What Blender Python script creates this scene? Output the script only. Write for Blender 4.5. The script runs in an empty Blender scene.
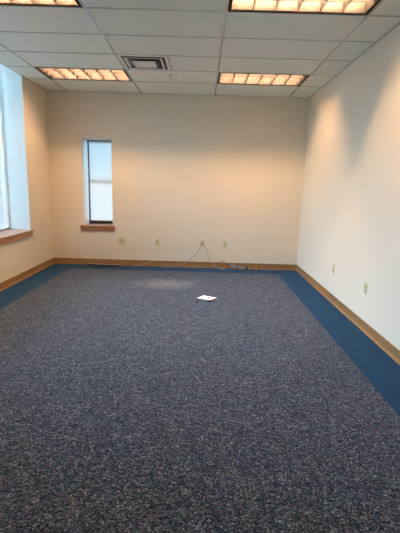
import bpy, bmesh, math, random
from mathutils import Vector, Matrix
random.seed(7)
S = bpy.context.scene
C = S.collection

# ------------------------------------------------------------------ measures (metres; back wall face is y = 0, camera looks +y)
H = 2.913                    # ceiling
XL, XR = -2.80, 1.567        # side walls
YB = -9.0                    # rear wall
T = .6096
D0 = .75
G = [-4*T, -2*T, 0.0, 2*T]   # long ceiling runners
WT = .42                     # wall thickness
REV = .33                    # depth of the window reveals

# ------------------------------------------------------------------ helpers
def box(bm, a, b, mi=0):
    x0, y0, z0 = a; x1, y1, z1 = b
    v = [bm.verts.new(p) for p in ((x0,y0,z0),(x1,y0,z0),(x1,y1,z0),(x0,y1,z0),(x0,y0,z1),(x1,y0,z1),(x1,y1,z1),(x0,y1,z1))]
    for f in ((0,3,2,1),(4,5,6,7),(0,1,5,4),(1,2,6,5),(2,3,7,6),(3,0,4,7)):
        fc = bm.faces.new([v[i] for i in f]); fc.material_index = mi
    return v

def obj(name, bm, mat, parent=None, bevel=0, smooth=False, seg=2):
    me = bpy.data.meshes.new(name)
    bmesh.ops.recalc_face_normals(bm, faces=bm.faces)
    bm.to_mesh(me); bm.free()
    for m in (mat if isinstance(mat, (list, tuple)) else [mat]): me.materials.append(m)
    if smooth:
        for p in me.polygons: p.use_smooth = True
    o = bpy.data.objects.new(name, me); C.objects.link(o)
    if parent is not None: o.parent = parent
    if bevel:
        md = o.modifiers.new('bevel', 'BEVEL'); md.width = bevel; md.segments = seg; md.limit_method = 'ANGLE'
        md.angle_limit = math.radians(40)
    return o

def boxes(name, lst, mat, parent=None, bevel=0, seg=2):
    bm = bmesh.new()
    for a, b in lst: box(bm, a, b)
    return obj(name, bm, mat, parent, bevel, seg=seg)

def catmull(pts, n=8):
    P = [Vector(p) for p in pts]; P = [2*P[0]-P[1]] + P + [2*P[-1]-P[-2]]
    out = []
    for i in range(1, len(P)-2):
        for k in range(n):
            t = k/n; a, b, c, d = P[i-1], P[i], P[i+1], P[i+2]
            out.append(.5*((2*b)+(c-a)*t+(2*a-5*b+4*c-d)*t*t+(3*b-a-3*c+d)*t**3))
    out.append(P[-2]); return out

def tube(bm, pts, r, sides=8, smooth_n=8):
    P = catmull(pts, smooth_n) if smooth_n else [Vector(p) for p in pts]
    rings = []; ref = None
    for i, p in enumerate(P):
        d = (P[min(i+1, len(P)-1)] - P[max(i-1, 0)]).normalized()
        if ref is None:
            ref = d.orthogonal().normalized()
        ref = (ref - d*ref.dot(d)).normalized(); q = d.cross(ref)
        rings.append([bm.verts.new(p + r*(math.cos(2*math.pi*k/sides)*ref + math.sin(2*math.pi*k/sides)*q)) for k in range(sides)])
    for a, b in zip(rings, rings[1:]):
        for k in range(sides):
            bm.faces.new((a[k], a[(k+1) % sides], b[(k+1) % sides], b[k]))
    bm.faces.new(rings[0][::-1]); bm.faces.new(rings[-1])

def cyl(bm, p, q, r, sides=20): tube(bm, [p, q], r, sides, 0)

def lathe(bm, prof, sides=32):           # profile of (radius, z)
    rings = [[bm.verts.new((r*math.cos(2*math.pi*k/sides), r*math.sin(2*math.pi*k/sides), z)) for k in range(sides)] for r, z in prof]
    for a, b in zip(rings, rings[1:]):
        for k in range(sides): bm.faces.new((a[k], a[(k+1) % sides], b[(k+1) % sides], b[k]))
    bm.faces.new(rings[0][::-1]); bm.faces.new(rings[-1])

def thing(name, label, cat, loc=(0,0,0), rz=0, group=None):
    o = bpy.data.objects.new(name, None); C.objects.link(o); o.empty_display_size = .05
    o.location = loc; o.rotation_euler = (0,0,rz)
    tag(o, label, cat, group); return o

def tag(o, label, cat, group=None):
    o['label'] = label; o['category'] = cat
    if group: o['group'] = group
    return o

def struct(o): o['kind'] = 'structure'; return o

def copy_thing(root, loc, rz, label, group):
    def cp(o, par):
        c = o.copy(); C.objects.link(c)
        if par is not None: c.parent = par
        for ch in list(o.children): cp(ch, c)
        return c
    r = cp(root, None); r.location = loc; r.rotation_euler = (0,0,rz)
    r['label'] = label; r['group'] = group
    return r

# ------------------------------------------------------------------ materials
def mat(name, col=(.5,.5,.5), rough=.5, metal=0, spec=.5, **kw):
    m = bpy.data.materials.new(name); m.use_nodes = True
    b = m.node_tree.nodes['Principled BSDF']
    b.inputs['Base Color'].default_value = (*col, 1); b.inputs['Roughness'].default_value = rough
    b.inputs['Metallic'].default_value = metal; b.inputs['Specular IOR Level'].default_value = spec
    for k, v in kw.items(): b.inputs[k.replace('_', ' ')].default_value = v
    return m, m.node_tree.nodes, m.node_tree.links, b

def N(nodes, t, **kw):
    n = nodes.new(t)
    for k, v in kw.items():
        if k in n.inputs: n.inputs[k].default_value = v
        else: setattr(n, k, v)
    return n

def ramp(nodes, stops, interp='LINEAR'):
    r = nodes.new('ShaderNodeValToRGB'); e = r.color_ramp; e.interpolation = interp
    while len(e.elements) < len(stops): e.elements.new(.5)
    for el, (p, c) in zip(e.elements, stops): el.position = p; el.color = (*c, 1)
    return r

def mix(nodes, links, fac, a, b, blend='MIX'):
    n = nodes.new('ShaderNodeMix'); n.data_type = 'RGBA'; n.blend_type = blend
    for i, v in ((0, fac), (6, a), (7, b)):
        if hasattr(v, 'is_output'): links.new(v, n.inputs[i])
        elif i == 0: n.inputs[0].default_value = v
        else: n.inputs[i].default_value = (*v, 1)
    return n.outputs[2]

def wpos(nodes, links, scale=(1,1,1)):
    g = nodes.new('ShaderNodeNewGeometry'); mp = nodes.new('ShaderNodeMapping')
    mp.inputs['Scale'].default_value = scale; links.new(g.outputs['Position'], mp.inputs['Vector'])
    return mp.outputs['Vector']

def opos(nodes, links, scale=(1,1,1)):
    g = nodes.new('ShaderNodeTexCoord'); mp = nodes.new('ShaderNodeMapping')
    mp.inputs['Scale'].default_value = scale; links.new(g.outputs['Object'], mp.inputs['Vector'])
    return mp.outputs['Vector']

def bump(nodes, links, b, h, strength, dist=.002):
    n = N(nodes, 'ShaderNodeBump', Strength=strength, Distance=dist); links.new(h, n.inputs['Height'])
    links.new(n.outputs[0], b.inputs['Normal'])

# painted drywall, cream eggshell with roller texture
M_wall, n, l, b = mat('cream_wall_paint', (.76,.70,.61), .55, spec=.3)
nz = N(n, 'ShaderNodeTexNoise', Scale=260, Detail=3); l.new(wpos(n, l), nz.inputs['Vector'])
bump(n, l, b, nz.outputs[0], .12, .001)
nb = N(n, 'ShaderNodeTexNoise', Scale=1.6, Detail=2); l.new(wpos(n, l), nb.inputs['Vector'])
l.new(mix(n, l, nb.outputs[0], (.775,.665,.52), (.81,.695,.545)), b.inputs['Base Color'])

# fissured mineral-fibre ceiling tile
M_tile, n, l, b = mat('ceiling_tile', (.7,.7,.66), .9, spec=.15)
v = wpos(n, l)
n1 = N(n, 'ShaderNodeTexNoise', Scale=75, Detail=4, Roughness=.7); l.new(v, n1.inputs['Vector'])
n2 = N(n, 'ShaderNodeTexVoronoi', Scale=95); l.new(v, n2.inputs['Vector'])
r1 = ramp(n, [(.30,(.66,.69,.62)), (.48,(.90,.93,.87)), (.7,(.93,.95,.90))]); l.new(n1.outputs[0], r1.inputs[0])
r2 = ramp(n, [(.06,(.82,.82,.82)), (.16,(1,1,1))]); l.new(n2.outputs['Distance'], r2.inputs[0])
l.new(mix(n, l, 1.0, r1.outputs[0], r2.outputs[0], 'MULTIPLY'), b.inputs['Base Color'])
bump(n, l, b, n1.outputs[0], .5, .003)

M_reveal = mat('pale_reveal', (.77,.80,.755), .5, spec=.3)[0]  # window reveals, set paler and cooler than the cream walls
M_grid = mat('white_enamel_grid', (.60,.62,.59), .15)[0]
M_slab = mat('plenum_slab', (.3,.3,.3), .9)[0]

# solid blue border carpet with brushed, trodden pile
M_blue, n, l, b = mat('blue_carpet', (.012,.055,.16), .95, spec=.1)
v = wpos(n, l)
n1 = N(n, 'ShaderNodeTexNoise', Scale=420, Detail=2); l.new(v, n1.inputs['Vector'])
n2 = N(n, 'ShaderNodeTexNoise', Scale=5, Detail=5, Roughness=.65); l.new(wpos(n, l, (1.6,.8,1)), n2.inputs['Vector'])
r1 = ramp(n, [(.3,(.0045,.027,.062)), (.7,(.009,.048,.105))]); l.new(n1.outputs[0], r1.inputs[0])
r2 = ramp(n, [(.30,(.62,.62,.64)), (.50,(.92,.92,.92)), (.68,(1,1,1))]); l.new(n2.outputs[0], r2.inputs[0])
l.new(mix(n, l, 1.0, r1.outputs[0], r2.outputs[0], 'MULTIPLY'), b.inputs['Base Color'])
b.inputs['Sheen Weight'].default_value = .12; b.inputs['Sheen Roughness'].default_value = .5
b.inputs['Sheen Tint'].default_value = (.3,.5,.9,1)
bump(n, l, b, n1.outputs[0], .5, .004)

# flecked loop-pile field carpet
M_field, n, l, b = mat('flecked_loop_carpet', (.08,.08,.1), .95, spec=.05)
v = wpos(n, l)
n1 = N(n, 'ShaderNodeTexVoronoi', Scale=165, Randomness=.8); l.new(wpos(n, l, (.75,1,1)), n1.inputs['Vector'])
sep = n.new('ShaderNodeSeparateColor'); l.new(n1.outputs['Color'], sep.inputs[0])
r1 = ramp(n, [(0,(.0105,.014,.021)), (.26,(.029,.037,.048)), (.40,(.066,.073,.079)), (.55,(.106,.111,.112)), (.70,(.155,.161,.157)),
              (.78,(.028,.085,.095)), (.85,(.112,.036,.045)), (.90,(.255,.262,.25)), (.95,(.030,.050,.110))], 'CONSTANT')
l.new(sep.outputs[0], r1.inputs[0])
n2 = N(n, 'ShaderNodeTexVoronoi', Scale=60, Randomness=1); l.new(wpos(n, l, (.55,1.1,1)), n2.inputs['Vector'])
sep2 = n.new('ShaderNodeSeparateColor'); l.new(n2.outputs['Color'], sep2.inputs[0])
r2 = ramp(n, [(0,(.55,.56,.62)), (.3,(.8,.8,.84)), (.5,(1,1,1)), (.75,(1.0,.98,.96)), (1,(1,1,1))]); l.new(sep2.outputs[1], r2.inputs[0])
c1 = mix(n, l, 1.0, r1.outputs[0], r2.outputs[0], 'MULTIPLY')
n3 = N(n, 'ShaderNodeTexNoise', Scale=11, Detail=4, Roughness=.7); l.new(wpos(n, l, (.6,1.3,1)), n3.inputs['Vector'])
r3 = ramp(n, [(.36,(.74,.75,.78)), (.62,(1,1,1))]); l.new(n3.outputs[0], r3.inputs[0])
c2 = mix(n, l, 1.0, c1, r3.outputs[0], 'MULTIPLY')
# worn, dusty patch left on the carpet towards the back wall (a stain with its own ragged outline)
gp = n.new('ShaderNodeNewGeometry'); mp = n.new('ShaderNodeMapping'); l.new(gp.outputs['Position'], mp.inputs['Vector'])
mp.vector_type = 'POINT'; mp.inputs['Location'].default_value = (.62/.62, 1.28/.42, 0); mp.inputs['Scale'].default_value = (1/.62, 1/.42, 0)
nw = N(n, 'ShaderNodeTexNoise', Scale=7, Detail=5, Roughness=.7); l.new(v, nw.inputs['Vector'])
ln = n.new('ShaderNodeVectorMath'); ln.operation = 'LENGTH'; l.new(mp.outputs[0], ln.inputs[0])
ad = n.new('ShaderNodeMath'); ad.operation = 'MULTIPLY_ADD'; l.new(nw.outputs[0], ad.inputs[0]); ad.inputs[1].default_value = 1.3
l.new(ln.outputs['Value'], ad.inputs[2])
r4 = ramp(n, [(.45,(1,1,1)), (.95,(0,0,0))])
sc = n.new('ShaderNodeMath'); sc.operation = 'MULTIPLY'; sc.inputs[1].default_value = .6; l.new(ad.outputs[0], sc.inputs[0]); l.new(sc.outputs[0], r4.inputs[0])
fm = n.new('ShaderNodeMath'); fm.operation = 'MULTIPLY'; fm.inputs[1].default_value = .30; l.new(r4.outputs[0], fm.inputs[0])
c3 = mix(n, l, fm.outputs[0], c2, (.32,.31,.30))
l.new(c3, b.inputs['Base Color'])
b.inputs['Sheen Weight'].default_value = .14; b.inputs['Sheen Roughness'].default_value = .5
b.inputs['Sheen Tint'].default_value = (.42,.62,1,1)
bump(n, l, b, n1.outputs['Distance'], .6, .004)

# tan vinyl cove base
M_base, n, l, b = mat('tan_cove_base', (.34,.17,.07), .6, spec=.22)
n1 = N(n, 'ShaderNodeTexNoise', Scale=14, Detail=4); l.new(wpos(n, l, (1,1,30)), n1.inputs['Vector'])
r1 = ramp(n, [(.3,(.235,.120,.048)), (.7,(.31,.165,.070))]); l.new(n1.outputs[0], r1.inputs[0]); l.new(r1.outputs[0], b.inputs['Base Color'])

def oak(name, sc):
    m, n, l, b = mat(name, (.36,.15,.06), .28, spec=.5)
    n1 = N(n, 'ShaderNodeTexNoise', Scale=9, Detail=6, Roughness=.6, Distortion=.5); l.new(wpos(n, l, sc), n1.inputs['Vector'])
    r1 = ramp(n, [(.28,(.24,.085,.032)), (.5,(.37,.150,.060)), (.75,(.47,.21,.090))]); l.new(n1.outputs[0], r1.inputs[0])
    l.new(r1.outputs[0], b.inputs['Base Color'])
    b.inputs['Coat Weight'].default_value = .5; b.inputs['Coat Roughness'].default_value = .12
    return m
M_oak_x = oak('varnished_oak_along_x', (.6,9,9)); M_oak_y = oak('varnished_oak_along_y', (9,.6,9))

M_bronze = mat('dark_bronze_frame', (.06,.055,.05), .4, .3)[0]
M_whiteframe = mat('white_window_frame', (.8,.82,.82), .4)[0]

M_glass = bpy.data.materials.new('window_glass'); M_glass.use_nodes = True
n, l = M_glass.node_tree.nodes, M_glass.node_tree.links; n.clear()
o_ = n.new('ShaderNodeOutputMaterial'); t_ = n.new('ShaderNodeBsdfTransparent'); t_.inputs[0].default_value = (.90,.93,.96,1)
g_ = n.new('ShaderNodeBsdfGlossy'); g_.inputs['Roughness'].default_value = .02; mx = n.new('ShaderNodeMixShader')
fr = n.new('ShaderNodeFresnel'); fr.inputs[0].default_value = 1.45; l.new(fr.outputs[0], mx.inputs[0])
l.new(t_.outputs[0], mx.inputs[1]); l.new(g_.outputs[0], mx.inputs[2]); l.new(mx.outputs[0], o_.inputs[0])

def blind_mat(name, col, tr):
    m = bpy.data.materials.new(name); m.use_nodes = True
    n, l = m.node_tree.nodes, m.node_tree.links; b = n['Principled BSDF']
    b.inputs['Base Color'].default_value = (*col, 1); b.inputs['Roughness'].default_value = .4
    t = n.new('ShaderNodeBsdfTranslucent'); t.inputs[0].default_value = (*col, 1)
    mx = n.new('ShaderNodeMixShader'); mx.inputs[0].default_value = tr
    l.new(b.outputs[0], mx.inputs[1]); l.new(t.outputs[0], mx.inputs[2])
    l.new(mx.outputs[0], n['Material Output'].inputs[0]); return m
M_slat = blind_mat('white_blind_slat', (.78,.77,.75), .30)
M_slat_grey = blind_mat('grey_blind_slat', (.74,.73,.72), .22)
M_rail = mat('white_blind_rail', (.8,.82,.82), .4)[0]
M_cord = mat('white_blind_cord', (.8,.8,.8), .7)[0]

M_black = mat('black_frame_paint', (.004,.004,.004), .6, spec=.1)[0]
M_house = mat('white_reflector', (.8,.78,.72), .5)[0]
M_louver, n, l, b = mat('champagne_louver', (.031,.026,.028), .6, .2)
M_tube, n, l, b = mat('lit_fluorescent_tube', (.9,.9,.85), .4)
b.inputs['Emission Color'].default_value = (1,.62,.33,1); b.inputs['Emission Strength'].default_value = 150
M_cap = mat('tube_end_cap', (.6,.6,.58), .35, .8)[0]
M_vent = mat('brushed_aluminium_vent', (.86,.87,.84), .35, .1)[0]
M_cone = mat('polished_vent_cone', (.55,.56,.56), .25, .8)[0]
M_ventdark = mat('vent_throat', (.04,.04,.04), .7)[0]
M_chrome = mat('chrome', (.75,.75,.75), .18, 1)[0]
M_ivory = mat('ivory_plastic', (.66,.60,.31), .4)[0]
M_ivory2 = mat('ivory_plastic_insert', (.48,.43,.22), .4)[0]
M_slot = mat('dark_slot', (.02,.018,.015), .6)[0]
M_blackp = mat('black_plastic', (.014,.015,.018), .38)[0]
M_greyc = mat('grey_cable', (.22,.22,.23), .5)[0]
M_darkc = mat('dark_cable', (.03,.03,.034), .45)[0]
M_lilac = mat('pale_grey_cable', (.42,.41,.46), .5)[0]
M_whitec = mat('white_cable', (.62,.57,.48), .5)[0]
M_bluec = mat('blue_cable', (.02,.06,.2), .45)[0]
M_stripm = mat('grey_metal_strip', (.42,.43,.46), .35, .4)[0]
M_paper = mat('white_paper', (.9,.89,.86), .7)[0]
M_red = mat('red_ink', (.62,.05,.03), .6)[0]
M_yell = mat('yellow_plastic', (.7,.5,.08), .5)[0]
M_conc = mat('outside_paving', (.50,.54,.52), .9)[0]

# ------------------------------------------------------------------ the room
fl = struct(boxes('floor', [((XL-WT,YB-.2,-.12),(XR+.2,.0+WT,0))], M_blue))

carpet = boxes('carpet', [((-2.40,YB+.35,0),(1.166,-.412,.005))], M_field, bevel=.002)
tag(carpet, 'large flecked grey-blue loop carpet filling the floor inside the plain blue border', 'carpet')

# back wall with the slot for the narrow window
NX0, NX1, NZ0, NZ1 = -2.232, -1.725, .705, 2.178
ZT = H + .42
struct(boxes('wall_back', [((XL-WT,0,0),(NX0,WT,ZT)), ((NX1,0,0),(XR+.2,WT,ZT)), ((NX0,0,0),(NX1,WT,NZ0-.03)), ((NX0,0,NZ1),(NX1,WT,ZT))], M_wall))
# left wall with the tall window, extended unseen towards the camera for more daylight
LY0, LY1, LZ0, LZ1 = -4.90, -.885, .70, H+.20
struct(boxes('wall_left', [((XL-WT,LY1,0),(XL,0,ZT)), ((XL-WT,YB,0),(XL,LY0,ZT)), ((XL-WT,LY0,0),(XL,LY1,LZ0-.03)), ((XL-WT,LY0,LZ1),(XL,LY1,ZT)), ((XL,LY0-.02,H+.018),(XL+.02,LY1+.02,ZT))], M_wall))
struct(boxes('wall_right', [((XR,YB,0),(XR+.2,0,ZT))], M_wall))
struct(boxes('wall_rear', [((XL-WT,YB-.2,0),(XR+.2,YB,ZT))], M_wall))
struct(boxes('ground', [((-40,-40,-.5),(40,40,-.42))], M_conc))

# cove bases: profile swept along each wall
PROF = [(0,.104),(.004,.104),(.0055,.098),(.006,.03),(.0075,.021),(.012,.012),(.019,.006),(.020,0),(0,0)]
def base(name, p0, p1, inward):
    bm = bmesh.new(); p0 = Vector(p0); p1 = Vector(p1); inward = Vector(inward)
    A = [bm.verts.new(p0 + inward*d + Vector((0,0,z))) for d, z in PROF]
    B = [bm.verts.new(p1 + inward*d + Vector((0,0,z))) for d, z in PROF]
    k = len(PROF)
    for i in range(k): bm.faces.new((A[i], A[(i+1) % k], B[(i+1) % k], B[i]))
    bm.faces.new(A[::-1]); bm.faces.new(B)
    return struct(obj(name, bm, M_base))
base('baseboard_back', (XL,0,0), (XR,0,0), (0,-1,0))
base('baseboard_left', (XL,YB,0), (XL,0,0), (1,0,0))
base('baseboard_right', (XR,YB,0), (XR,0,0), (-1,0,0))
base('baseboard_rear', (XL,YB,0), (XR,YB,0), (0,1,0))

# suspended ceiling: lay-in tiles, exposed tee grid, slab above
rows = [0, -D0]
while rows[-1] > YB: rows.append(max(rows[-1]-T, YB))
cols = [XL] + G + [XR]
FIX = {(1,1), (3,1), (1,5), (3,5)}        # (column, row) of the four troffers
VENT = (2,2)                              # the tile bay whose left half holds the vent
bm = bmesh.new(); gb = bmesh.new()
VX0, VX1 = G[1], G[1] + T
for c in range(len(cols)-1):
    for r in range(len(rows)-1):
        if (c, r) in FIX: continue
        x0, x1, y1, y0 = cols[c], cols[c+1], rows[r], rows[r+1]
        if (c, r) == VENT: x0 = VX1
        box(bm, (x0,y0,H), (x1,y1,H+.018))
ceil = struct(obj('ceiling', bm, M_tile))
struct(boxes('ceiling_slab', [((XL-WT,YB-.2,ZT),(XR+.2,WT,ZT+.1))], M_slab))
w = .012
for gx in G: box(gb, (gx-w,YB,H-.004), (gx+w,0,H+.001))
for y in rows[1:-1]: box(gb, (XL,y-w,H-.0035), (XR,y+w,H+.001))
box(gb, (VX1-w,rows[3],H-.0037), (VX1+w,rows[2],H+.001))
for a, b_ in (((XL,YB,H-.0043),(XL+.02,0,H+.001)), ((XR-.02,YB,H-.0043),(XR,0,H+.001)), ((XL,-.02,H-.0043),(XR,0,H+.001))): box(gb, a, b_)
obj('ceiling_grid', gb, M_grid, ceil)

# ------------------------------------------------------------------ troffers
def make_troffer(label, loc):
    t = thing('ceiling_light', label, 'ceiling light', loc, 0, 'recessed ceiling lights')
    L, W = 2*T-.026, T-.026                      # clear opening between the tees
    hx, hy = L/2, W/2; d = .125
    boxes('housing', [((-hx,-hy,d),(hx,hy,d+.01)), ((-hx,-hy,0),(-hx+.004,hy,d)), ((hx-.004,-hy,0),(hx,hy,d)),
                      ((-hx,-hy,0),(hx,-hy+.004,d)), ((-hx,hy-.004,0),(hx,hy,d))], M_house, t)
    f = .026
    boxes('frame', [((-hx,-hy,-.006),(hx,-hy+f,.012)), ((-hx,hy-f,-.006),(hx,hy,.012)),
                    ((-hx,-hy+f,-.006),(-hx+f,hy-f,.012)), ((hx-f,-hy+f,-.006),(hx,hy-f,.012))], M_black, t)
    ix, iy = hx-f, hy-f
    bm = bmesh.new()
    nx, ny, z0, z1 = 6, 3, .001, .072
    prof = [(.0012,0),(.0016,.35),(.0024,.7),(.0036,1)]
    def blade(c, axis, half):                    # curved V-section blade, sharp at the bottom
        for s in (0,):
            pts = [(-q, z0+(z1-z0)*k) for q, k in reversed(prof)] + [(q, z0+(z1-z0)*k) for q, k in prof]
            A, B = [], []
            for q, z in pts:
                if axis == 'y': A.append(bm.verts.new((c+q,-half,z))); B.append(bm.verts.new((c+q,half,z)))
                else: A.append(bm.verts.new((-half,c+q,z))); B.append(bm.verts.new((half,c+q,z)))
            k = len(pts)
            for i in range(k): bm.faces.new((A[i],A[(i+1)%k],B[(i+1)%k],B[i]))
            bm.faces.new(A[::-1]); bm.faces.new(B)
    for i in range(nx+1): blade(-ix+.002+(2*ix-.004)*i/nx, 'y', iy)
    for j in range(ny+1): blade(-iy+.002+(2*iy-.004)*j/ny, 'x', ix)
    obj('louver', bm, M_louver, t)
    for j in range(ny):
        y = -iy+(2*iy)*(j+.5)/ny
        bm = bmesh.new(); cyl(bm, (-ix+.02,y,.098), (ix-.02,y,.098), .0127, 10)
        tb = obj('lamp_tube', bm, M_tube, t)
        for s in (-1,1):
            bm = bmesh.new(); cyl(bm, (s*(ix-.02),y,.098), (s*(ix-.003),y,.098), .0135, 12)
            obj('end_cap', bm, M_cap, tb)
    return t
def cell_mid(c, r): return ((cols[c]+cols[c+1])/2, (rows[r]+rows[r+1])/2, H)
tr = make_troffer('recessed ceiling light at the back, above the right side near the back wall', cell_mid(3,1))
copy_thing(tr, cell_mid(1,1), 0, 'recessed ceiling light at the back, above the narrow window beside the vent', 'recessed ceiling lights')
copy_thing(tr, cell_mid(3,5), 0, 'large near ceiling light cut by the top edge, towards the right wall', 'recessed ceiling lights')
copy_thing(tr, cell_mid(1,5), 0, 'large near ceiling light cut by the top edge, in the left corner', 'recessed ceiling lights')

# ------------------------------------------------------------------ ceiling vent: stepped square cones
vt = thing('ceiling_vent', 'square metal air vent with stepped cones set in the ceiling tiles', 'vent', ((VX0+VX1)/2,(rows[2]+rows[3])/2,H))
vh = T/2-.013
def ring(bm, h0, z0, h1, z1, th=.003):
    vs = []
    for h, z in ((h0,z0),(h1,z1),(h1-th,z1+th),(h0-th,z0+th)):
        vs.append([bm.verts.new((sx*h,sy*h,z)) for sx, sy in ((-1,-1),(1,-1),(1,1),(-1,1))])
    for a in range(4):
        A, B = vs[a], vs[(a+1) % 4]
        for k in range(4): bm.faces.new((A[k],A[(k+1)%4],B[(k+1)%4],B[k]))
bm = bmesh.new(); ring(bm, vh, -.004, vh-.030, -.007); fr_ = obj('outer_frame', bm, M_vent, vt)
bm = bmesh.new(); ring(bm, vh-.030, -.006, vh-.085, .055); obj('sloped_side', bm, M_cone, fr_)
bm = bmesh.new(); ring(bm, vh-.080, -.012, vh-.135, .045); lp = obj('cone', bm, M_cone, vt)
bm = bmesh.new(); ring(bm, vh-.064, -.014, vh-.082, -.0145); obj('lip', bm, M_vent, lp)
bm = bmesh.new(); ring(bm, vh-.130, -.014, vh-.180, .040); obj('cone', bm, M_cone, vt)
boxes('centre_plate', [((-.135,-.135,-.022),(.135,.135,-.019))], M_vent, vt, bevel=.003)
boxes('throat', [((-vh,-vh,.075),(vh,vh,.085)), ((-vh,-vh,.0),(-vh+.003,vh,.075)), ((vh-.003,-vh,.0),(vh,vh,.075)),
                 ((-vh,-vh,.0),(vh,-vh+.003,.075)), ((-vh,vh-.003,.0),(vh,vh,.075))], M_ventdark, vt)
boxes('cross_bar', [((-vh+.08,-.006,.046),(vh-.08,.006,.056)), ((-.006,-vh+.08,.046),(.006,vh-.08,.056)), ((-.006,-.006,-.01),(.006,.006,.05))], M_ventdark, vt)

# sprinkler head hanging from the ceiling tile
sp = thing('sprinkler_head', 'small chrome fire sprinkler head hanging from the ceiling right of the vent', 'sprinkler', (-.637,-1.143,H))
bm = bmesh.new(); lathe(bm, [(.034,0),(.033,-.004),(.022,-.009),(.012,-.012)]); obj('escutcheon', bm, M_chrome, sp, smooth=True)
bm = bmesh.new(); lathe(bm, [(.009,-.008),(.009,-.022),(.006,-.024)]); obj('body', bm, M_chrome, sp)
bm = bmesh.new()
for s in (-1,1): tube(bm, [(s*.008,0,-.02),(s*.015,0,-.033),(s*.012,0,-.046),(0,0,-.054)], .0022, 8)
obj('yoke', bm, M_chrome, sp)
bm = bmesh.new(); lathe(bm, [(.004,-.050),(.018,-.054),(.019,-.056),(.004,-.057)]); obj('deflector', bm, M_chrome, sp)
bm = bmesh.new(); cyl(bm, (0,0,-.024),(0,0,-.05), .0022, 10); obj('glass_bulb', bm, M_darkc, sp)

# ------------------------------------------------------------------ window_1: narrow sash in the back wall
def window_back():
    t = bpy.data.objects.new('window_1', None); C.objects.link(t); struct(t)
    y0, y1 = REV, REV+.06; f = .030
    boxes('window_frame', [((NX0,y0,NZ0),(NX0+f,y1,NZ1)), ((NX1-f,y0,NZ0),(NX1,y1,NZ1)), ((NX0,y0,NZ1-f),(NX1,y1,NZ1)), ((NX0,y0,NZ0-.03),(NX1,y1,NZ0+.06)),
                           ((NX0+f,y0+.02,1.452),(NX1-f,y1,1.495))], M_bronze, t, bevel=.003)
    boxes('pane', [((NX0+f,y0+.045,NZ0+.06),(NX1-f,y0+.050,1.452))], M_glass, t)
    boxes('pane', [((NX0+f,y0+.035,1.495),(NX1-f,y0+.040,NZ1-f))], M_glass, t)
    boxes('reveal', [((NX0-.001,.0005,NZ0),(NX0+.003,REV,NZ1)), ((NX1-.003,.0005,NZ0),(NX1+.001,REV,NZ1)), ((NX0,.0005,NZ1-.003),(NX1,REV,NZ1+.001))], M_reveal, t)
    sl = boxes('window_sill', [((NX0,-.001,NZ0-.03),(NX1,REV,NZ0)), ((NX0-.062,-.035,NZ0-.03),(NX1+.042,0,NZ0))], M_oak_x, t, bevel=.004)
    boxes('sill_apron', [((NX0-.055,-.022,NZ0-.095),(NX1+.036,0,NZ0-.03))], M_oak_x, sl, bevel=.004)
window_back()

def make_blind(name, label, width, height, pitch, tilt, loc, rz, chord=.025, slat=None):
    """origin: middle of the top edge; local x along the slats, local -y into the room"""
    t = thing(name, label, 'window blind', loc, rz)
    hw = width/2; pitch = (height-.048)/round((height-.048)/pitch)
    boxes('headrail', [((-hw,-.014,-.026),(hw,.014,0))], M_rail, t, bevel=.002)
    bm = bmesh.new(); z = -.032; ca, sa = math.cos(tilt), math.sin(tilt)
    while z > -height+.012:
        A, B = [], []
        top, bot = [], []
        for k in range(5):
            u = (k/4-.5)*chord; cr = .0022*(1-(2*k/4-1)**2)
            for lst, off in ((top,.0003),(bot,-.0003)):
                yy, zz = u*ca - (cr+off)*sa, u*sa + (cr+off)*ca
                lst.append((yy, z+zz))
        loop = top + bot[::-1]
        A = [bm.verts.new((-hw+.003,yy,zz)) for yy, zz in loop]; B = [bm.verts.new((hw-.003,yy,zz)) for yy, zz in loop]
        k = len(loop)
        for i in range(k): bm.faces.new((A[i],A[(i+1)%k],B[(i+1)%k],B[i]))
        bm.faces.new(A[::-1]); bm.faces.new(B)
        z -= pitch
    obj('slats', bm, slat or M_slat, t)
    boxes('bottom_rail', [((-hw,-.010,-height+.004),(hw,.010,-height+.014))], M_rail, t, bevel=.003)
    n_c = 2 if width < 1 else 5
    for i in range(n_c):
        x = -hw+.07+(width-.14)*i/(n_c-1)
        bm = bmesh.new()
        for y in (-.0135,.0135): cyl(bm, (x,y,-.02), (x,y,-height+.01), .0009, 6)
        obj('ladder_cord', bm, M_cord, t)
    bm = bmesh.new(); cyl(bm, (-hw+.035,-.020,-.02), (-hw+.035,-.020,-height*.55), .004, 8); obj('tilt_wand', bm, M_rail, t)
    return t
make_blind('window_blind', 'white slatted blind lowered over the narrow window in the back wall', NX1-NX0-.062, NZ1-NZ0-.072, .0215, math.radians(64),
           ((NX0+NX1)/2+.006, REV-.018, NZ1-.020), 0)

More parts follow.
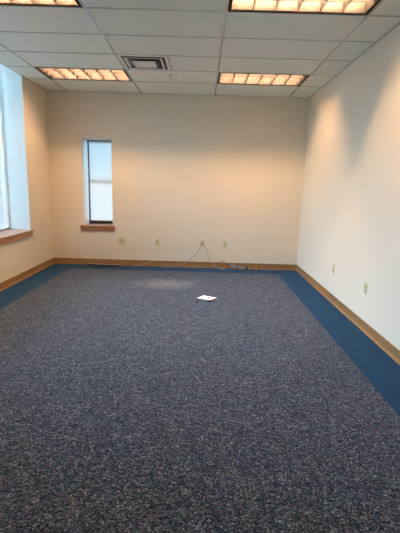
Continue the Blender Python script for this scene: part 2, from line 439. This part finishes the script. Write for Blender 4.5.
# ------------------------------------------------------------------ window_2: tall window in the left wall
def window_left():
    t = bpy.data.objects.new('window_2', None); C.objects.link(t); struct(t)
    x0, x1 = XL-REV-.06, XL-REV; f = .035; ym = (LY0+LY1)/2
    boxes('window_frame', [((x0,LY1-f,LZ0),(x1,LY1,LZ1)), ((x0,LY0,LZ0),(x1,LY0+f,LZ1)), ((x0,LY0,LZ1-f),(x1,LY1,LZ1)), ((x0,LY0,LZ0-.03),(x1,LY1,LZ0+.03)),
                           ((x0,ym-.02,LZ0),(x1-.01,ym+.02,LZ1))], M_whiteframe, t, bevel=.003)
    for a, b_ in ((LY0+f,ym-.02),(ym+.02,LY1-f)):
        boxes('pane', [((x0+.02,a,LZ0+.03),(x0+.026,b_,LZ1-f))], M_glass, t)
    boxes('reveal', [((XL-REV,LY1-.003,LZ0),(XL-.0005,LY1+.001,LZ1)), ((XL-REV,LY0-.001,LZ0),(XL-.0005,LY0+.003,LZ1)), ((XL-REV,LY0,LZ1-.003),(XL-.0005,LY1,LZ1+.001))], M_reveal, t)
    sl = boxes('window_sill', [((XL-REV,LY0,LZ0-.03),(XL+.001,LY1,LZ0)), ((XL,LY0-.045,LZ0-.03),(XL+.035,LY1+.040,LZ0))], M_oak_y, t, bevel=.004)
    boxes('sill_apron', [((XL,LY0-.04,LZ0-.095),(XL+.022,LY1+.034,LZ0-.03))], M_oak_y, sl, bevel=.004)
window_left()
make_blind('window_blind', 'wide pale slatted blind in the tall window at the left edge', LY1-LY0-.082, LZ1-LZ0-.045, .0215, math.radians(38),
           (XL-REV+.022, (LY0+LY1)/2-.004, LZ1-.004), math.radians(90), slat=M_slat_grey)

# ------------------------------------------------------------------ wall plates (local -y faces the room)
def plate(t, wdt=.075, hgt=.120):
    return boxes('cover_plate', [((-wdt/2,-.007,-hgt/2),(wdt/2,0,hgt/2))], M_ivory, t, bevel=.004, seg=3)
def duplex(t, x=0):
    for s in (-1,1):
        z = s*.0215
        bm = bmesh.new()
        pts = [(.0165*math.copysign(1,math.cos(a))*min(1,abs(math.cos(a))*1.25), .0145*math.sin(a)) for a in [2*math.pi*k/28 for k in range(28)]]
        A = [bm.verts.new((x+px,-.0095,z+pz)) for px, pz in pts]; B = [bm.verts.new((x+px,-.006,z+pz)) for px, pz in pts]
        for i in range(28): bm.faces.new((A[i],A[(i+1)%28],B[(i+1)%28],B[i]))
        bm.faces.new(A)
        rc = obj('receptacle', bm, M_ivory2, t)
        boxes('slot', [((x-.0075,-.0098,z-.003),(x-.0053,-.0090,z+.006)), ((x+.0053,-.0098,z-.002),(x+.0075,-.0090,z+.005)), ((x-.002,-.0098,z-.010),(x+.002,-.0090,z-.0065))], M_slot, rc)
    screw(t, x, 0)
def screw(t, x, z):
    bm = bmesh.new(); cyl(bm, (x,-.0088,z), (x,-.006,z), .0032, 12); obj('screw', bm, M_cap, t)

og = 'ivory wall outlets'
o1 = thing('wall_outlet', 'ivory duplex outlet on the back wall between the square plate and the cabled plate', 'outlet', (-.934,0,.435), 0, og)
plate(o1); duplex(o1)
copy_thing(o1, (.267,0,.430), 0, 'ivory duplex outlet on the back wall just right of the cabled plate', og)
copy_thing(o1, (XR,-1.938,.430), math.radians(-90), 'ivory outlet on the right wall, the one nearer the back corner', og)
copy_thing(o1, (XR,-2.963,.438), math.radians(-90), 'ivory outlet on the right wall, the one farther from the back corner', og)
o2 = thing('wall_plate', 'square double ivory wall plate on the back wall below the narrow window', 'wall plate', (-1.566,0,.440))
plate(o2, .118, .118)
for s in (-1,1):
    boxes('blank_insert', [((s*.0235-.017,-.009,-.034),(s*.0235+.017,-.006,.034))], M_ivory2, o2, bevel=.002)
    for z in (-.048,.048): screw(o2, s*.0235, z)
o3 = thing('data_outlet', 'ivory data plate on the back wall with several cables plugged into it', 'outlet', (-.140,0,.432))
plate(o3, .075, .120)
for i, (x, z) in enumerate(((-.015,.022),(.015,.022),(-.015,-.012),(.015,-.012))):
    jk = boxes('jack', [((x-.010,-.014,z-.010),(x+.010,-.006,z+.010))], M_slot if i else M_ivory2, o3, bevel=.001)
for z in (-.05,.05): screw(o3, 0, z)

# ------------------------------------------------------------------ cables
def cable(name, pts, r, m, label, cat='cable', plug=None, plug_mat=None, group=None):
    root = thing(name, label, cat, (pts[0][0], pts[0][1], 0), 0, group)
    ox, oy = pts[0][0], pts[0][1]
    bm = bmesh.new(); tube(bm, [(x-ox,y-oy,z) for x, y, z in pts], r, 8, 8); obj('cord', bm, m, root, smooth=True)
    if plug:
        for a, b_ in plug: boxes('plug', [((a[0]-ox,a[1]-oy,a[2]),(b_[0]-ox,b_[1]-oy,b_[2]))], plug_mat or m, root, bevel=.002)
    return root
px, pz = -.140, .432
cable('network_cable', [(px-.015,-.038,pz-.012),(px-.03,-.06,pz-.04),(px-.065,-.05,pz-.12),(px-.13,-.035,pz-.20),(px-.21,-.03,pz-.28),(px-.31,-.032,pz-.36),
                        (px-.42,-.05,.05),(px-.52,-.06,.006),(px-.70,-.065,.006)], .0042, M_greyc,
      'dark grey cable curving down left from the data plate to the floor', plug=[((px-.022,-.042,pz-.019),(px-.008,-.012,pz-.005))], plug_mat=M_slot)
cable('network_cable', [(px+.015,-.038,pz-.012),(px+.03,-.05,pz-.03),(px+.07,-.045,pz-.09),(px+.10,-.035,pz-.17),(px+.13,-.03,pz-.25),(px+.16,-.03,pz-.31),
                        (px+.21,-.032,.075),(px+.27,-.04,.04),(px+.33,-.07,.007),(px+.42,-.10,.007)], .0045, M_lilac,
      'pale lilac-grey cable hanging right from the data plate to the floor', plug=[((px+.008,-.042,pz-.019),(px+.022,-.012,pz-.005))], plug_mat=M_greyc)
cable('network_cable', [(px-.015,-.038,pz+.022),(px-.05,-.05,pz+.00),(px-.20,-.035,pz-.075),(px-.40,-.028,pz-.175),(px-.60,-.026,pz-.27),(px-.80,-.028,.115),
                        (px-.95,-.032,.065),(px-1.10,-.040,.02),(px-1.22,-.055,.004)], .0022, M_whitec,
      'thin white cable slanting far left from the data plate across the baseboard', plug=[((px-.022,-.042,pz+.015),(px-.008,-.012,pz+.029))], plug_mat=M_whitec)
cable('black_cable', [(.155,-.10,.006),(.150,-.07,.03),(.150,-.055,.07),(.175,-.05,.115),(.225,-.05,.138),(.28,-.052,.115),(.315,-.056,.075),(.35,-.065,.035),(.40,-.085,.007),(.50,-.10,.007),(.60,-.09,.007)],
      .0052, M_darkc, 'dark cable rising in an arched loop against the back baseboard')
# black cord lying along the wall to the right, and its knots
cable('black_cable', [(.40,-.125,.007),(.52,-.14,.007),(.66,-.125,.020),(.80,-.15,.007),(.93,-.12,.007),(1.05,-.15,.007),(1.17,-.19,.006),(1.28,-.20,.006)],
      .0065, M_darkc, 'long black cord trailing right along the blue border to the corner')
cable('blue_cable', [(.745,-.100,.006),(.80,-.070,.012),(.90,-.050,.006),(.98,-.075,.012),(1.06,-.050,.006),(1.12,-.090,.006)],
      .005, M_bluec, 'coiled dark blue cable lying on the blue border near the right corner')
# grey adapter lead bundle
bd = thing('cable_bundle', 'flat grey bundle of folded cable leaning on the baseboard beside the arched loop', 'cable', (.50,-.055,0))
bm = bmesh.new()
for k in range(6):
    y = -.010*k+.028; z = .058-.008*k
    tube(bm, [(-.13,y,z+.016),(-.05,y,z+.012),(.04,y,z-.004),(.12,y-.004,max(z-.018,.006)),(.125,y-.008,max(z-.022,.005))], .0055, 8, 6)
obj('cord', bm, M_greyc, bd, smooth=True)
boxes('tie', [((-.006,-.036,.010),(.006,.040,.084))], M_blackp, bd, bevel=.002)
# black adapter with a pale mark
ad = thing('power_adapter', 'black plug-in power adapter on the floor against the back baseboard', 'power adapter', (.690,-.085,0), .35)
boxes('body', [((-.032,-.026,0),(.032,.026,.056))], M_blackp, ad, bevel=.008, seg=3)
boxes('rating_label', [((-.010,-.0268,.020),(.012,-.0255,.040))], M_paper, ad)
for s in (-1,1): boxes('prong', [((s*.007-.001,-.003,.056),(s*.007+.001,.003,.072))], M_cap, ad)
ad2 = thing('cable_connector', 'small black connector with a yellow end among the cords near the right corner', 'connector', (.870,-.135,.0), -.2)
boxes('body', [((-.028,-.012,0),(.028,.012,.030))], M_blackp, ad2, bevel=.004)
boxes('yellow_cap', [((-.040,-.010,.005),(-.027,.010,.026))], M_yell, ad2, bevel=.003)

# power strip on the left
ps = thing('power_strip', 'long dark power strip lying on the blue border below the narrow window', 'power strip', (-1.865,-.125,0), math.radians(-4))
boxes('body', [((-.29,-.026,0),(.29,.026,.034))], [M_blackp], ps, bevel=.006, seg=3)
boxes('top_cover', [((-.282,-.019,.034),(.282,.019,.0365))], M_stripm, ps)
for k in range(6):
    boxes('receptacle', [((-.20+.075*k-.016,-.014,.0365),(-.20+.075*k+.016,.014,.0385))], M_blackp, ps, bevel=.001)
boxes('switch', [((-.262,-.010,.0365),(-.238,.010,.042))], M_red, ps, bevel=.002)
bm = bmesh.new(); tube(bm, [(-.288,0,.017),(-.33,-.01,.015),(-.36,-.05,.006),(-.30,-.12,.006),(-.15,-.155,.006),(.0,-.145,.006),(.12,-.09,.006),(.20,-.06,.006)], .0055, 8, 8)
obj('cord', bm, M_blackp, ps, smooth=True)

# ------------------------------------------------------------------ paper and scraps on the carpet
pp = thing('paper_card', 'white folded paper card with a red spot lying on the carpet', 'paper', (-.060,-1.990,.005), math.radians(-32))
bm = bmesh.new(); nx, ny = 8, 6; W_, D_ = .205, .165
gr = {}
for s, off in ((0,.0),(1,.0012)):
    for i in range(nx+1):
        for j in range(ny+1):
            u, q = i/nx, j/ny
            z = .0008 + .012*max(0,u-.55)**2*3 + .004*(1-q)*u + off
            gr[s,i,j] = bm.verts.new(((u-.5)*W_, (q-.5)*D_, z))
for i in range(nx):
    for j in range(ny):
        bm.faces.new((gr[1,i,j],gr[1,i+1,j],gr[1,i+1,j+1],gr[1,i,j+1])); bm.faces.new((gr[0,i,j],gr[0,i,j+1],gr[0,i+1,j+1],gr[0,i+1,j]))
for i in range(nx):
    for j in (0,ny): bm.faces.new((gr[0,i,j],gr[0,i+1,j],gr[1,i+1,j],gr[1,i,j]))
for j in range(ny):
    for i in (0,nx): bm.faces.new((gr[0,i,j],gr[0,i,j+1],gr[1,i,j+1],gr[1,i,j]))
obj('sheet', bm, M_paper, pp)
bm = bmesh.new(); zs = .0052
A = [bm.verts.new((.022+.022*math.cos(a),.006+.026*math.sin(a),zs)) for a in [2*math.pi*k/20 for k in range(20)]]
B = [bm.verts.new((.022+.022*math.cos(a),.006+.026*math.sin(a),zs-.006)) for a in [2*math.pi*k/20 for k in range(20)]]
for i in range(20): bm.faces.new((A[i],A[(i+1)%20],B[(i+1)%20],B[i]))
bm.faces.new(A)
obj('red_mark', bm, M_red, pp)
mk = thing('marker_pen', 'short black and red marker lying against the near edge of the white card', 'pen', (-.018,-2.150,.005), math.radians(24))
bm = bmesh.new(); cyl(bm, (-.045,0,.007), (.022,0,.007), .007, 14); obj('barrel', bm, M_blackp, mk, bevel=.002)
bm = bmesh.new(); cyl(bm, (.022,0,.007), (.042,0,.007), .0065, 14); obj('cap', bm, M_red, mk, bevel=.002)
cb = thing('cable_clip', 'tiny black plastic clip on the carpet in front of the white card', 'clip', (-.190,-2.190,.005), .3)
boxes('base', [((-.024,-.010,0),(.024,.010,.006))], M_blackp, cb, bevel=.003)
bm = bmesh.new(); tube(bm, [(-.016,0,.004),(-.012,0,.011),(0,0,.014),(.012,0,.011),(.016,0,.004)], .0035, 8, 5); obj('hoop', bm, M_blackp, cb, smooth=True)

# ------------------------------------------------------------------ daylight, camera, view
wd = bpy.data.worlds.new('daylight'); S.world = wd; wd.use_nodes = True
n, l = wd.node_tree.nodes, wd.node_tree.links; bg = n['Background']
tc = n.new('ShaderNodeTexCoord'); sx = n.new('ShaderNodeSeparateXYZ'); l.new(tc.outputs['Generated'], sx.inputs[0])
rp = ramp(n, [(0,(.22,.37,.46)), (.30,(.34,.56,.78)), (.55,(.42,.72,1.0)), (1,(.40,.69,1.0))]); l.new(sx.outputs['Z'], rp.inputs[0])
l.new(rp.outputs[0], bg.inputs[0]); bg.inputs[1].default_value = 27.0

def portal(name, loc, rot, sx_, sy_):
    ld = bpy.data.lights.new(name, 'AREA'); ld.shape = 'RECTANGLE'; ld.size = sx_; ld.size_y = sy_; ld.cycles.is_portal = True
    o = bpy.data.objects.new(name, ld); C.objects.link(o); o.location = loc; o.rotation_euler = rot
sd = bpy.data.lights.new('sun', 'SUN'); so = bpy.data.objects.new('sun', sd); C.objects.link(so); so.location = (20,-6,20)
sd.energy = 700; sd.angle = .01; sd.color = (1,.97,.90); so.rotation_euler = Vector((-.62,.25,-.75)).to_track_quat('-Z','Y').to_euler()
portal('window_daylight', (XL-REV-.09,(LY0+LY1)/2,(LZ0+LZ1)/2), (0,math.radians(-90),0), LZ1-LZ0, LY1-LY0)
portal('window_daylight', ((NX0+NX1)/2,REV+.08,(NZ0+NZ1)/2), (math.radians(-90),0,0), NX1-NX0, NZ1-NZ0)

cam = bpy.data.cameras.new('camera'); co = bpy.data.objects.new('camera', cam); C.objects.link(co)
pi_, ya, ro = .2005, -.0016, .0287
F = Vector((math.sin(ya)*math.cos(pi_), math.cos(ya)*math.cos(pi_), -math.sin(pi_)))
R = Vector((math.cos(ya), -math.sin(ya), 0)); U = R.cross(F)
R2 = R*math.cos(ro)+U*math.sin(ro); U2 = -R*math.sin(ro)+U*math.cos(ro)
m3 = Matrix((R2, U2, -F)).transposed()
co.matrix_world = Matrix.Translation((-.1554,-6.9574,1.4325)) @ m3.to_4x4()
cam.sensor_fit = 'HORIZONTAL'; cam.sensor_width = 36; cam.lens = 394.7/400*36; cam.clip_start = .05
S.camera = co
S.view_settings.view_transform = 'Standard'; S.view_settings.look = 'None'; S.view_settings.gamma = 1
S.view_settings.use_curve_mapping = False; S.view_settings.exposure = .14
S.cycles.max_bounces = 14; S.cycles.diffuse_bounces = 8; S.cycles.transparent_max_bounces = 12
S.cycles.sample_clamp_indirect = 6
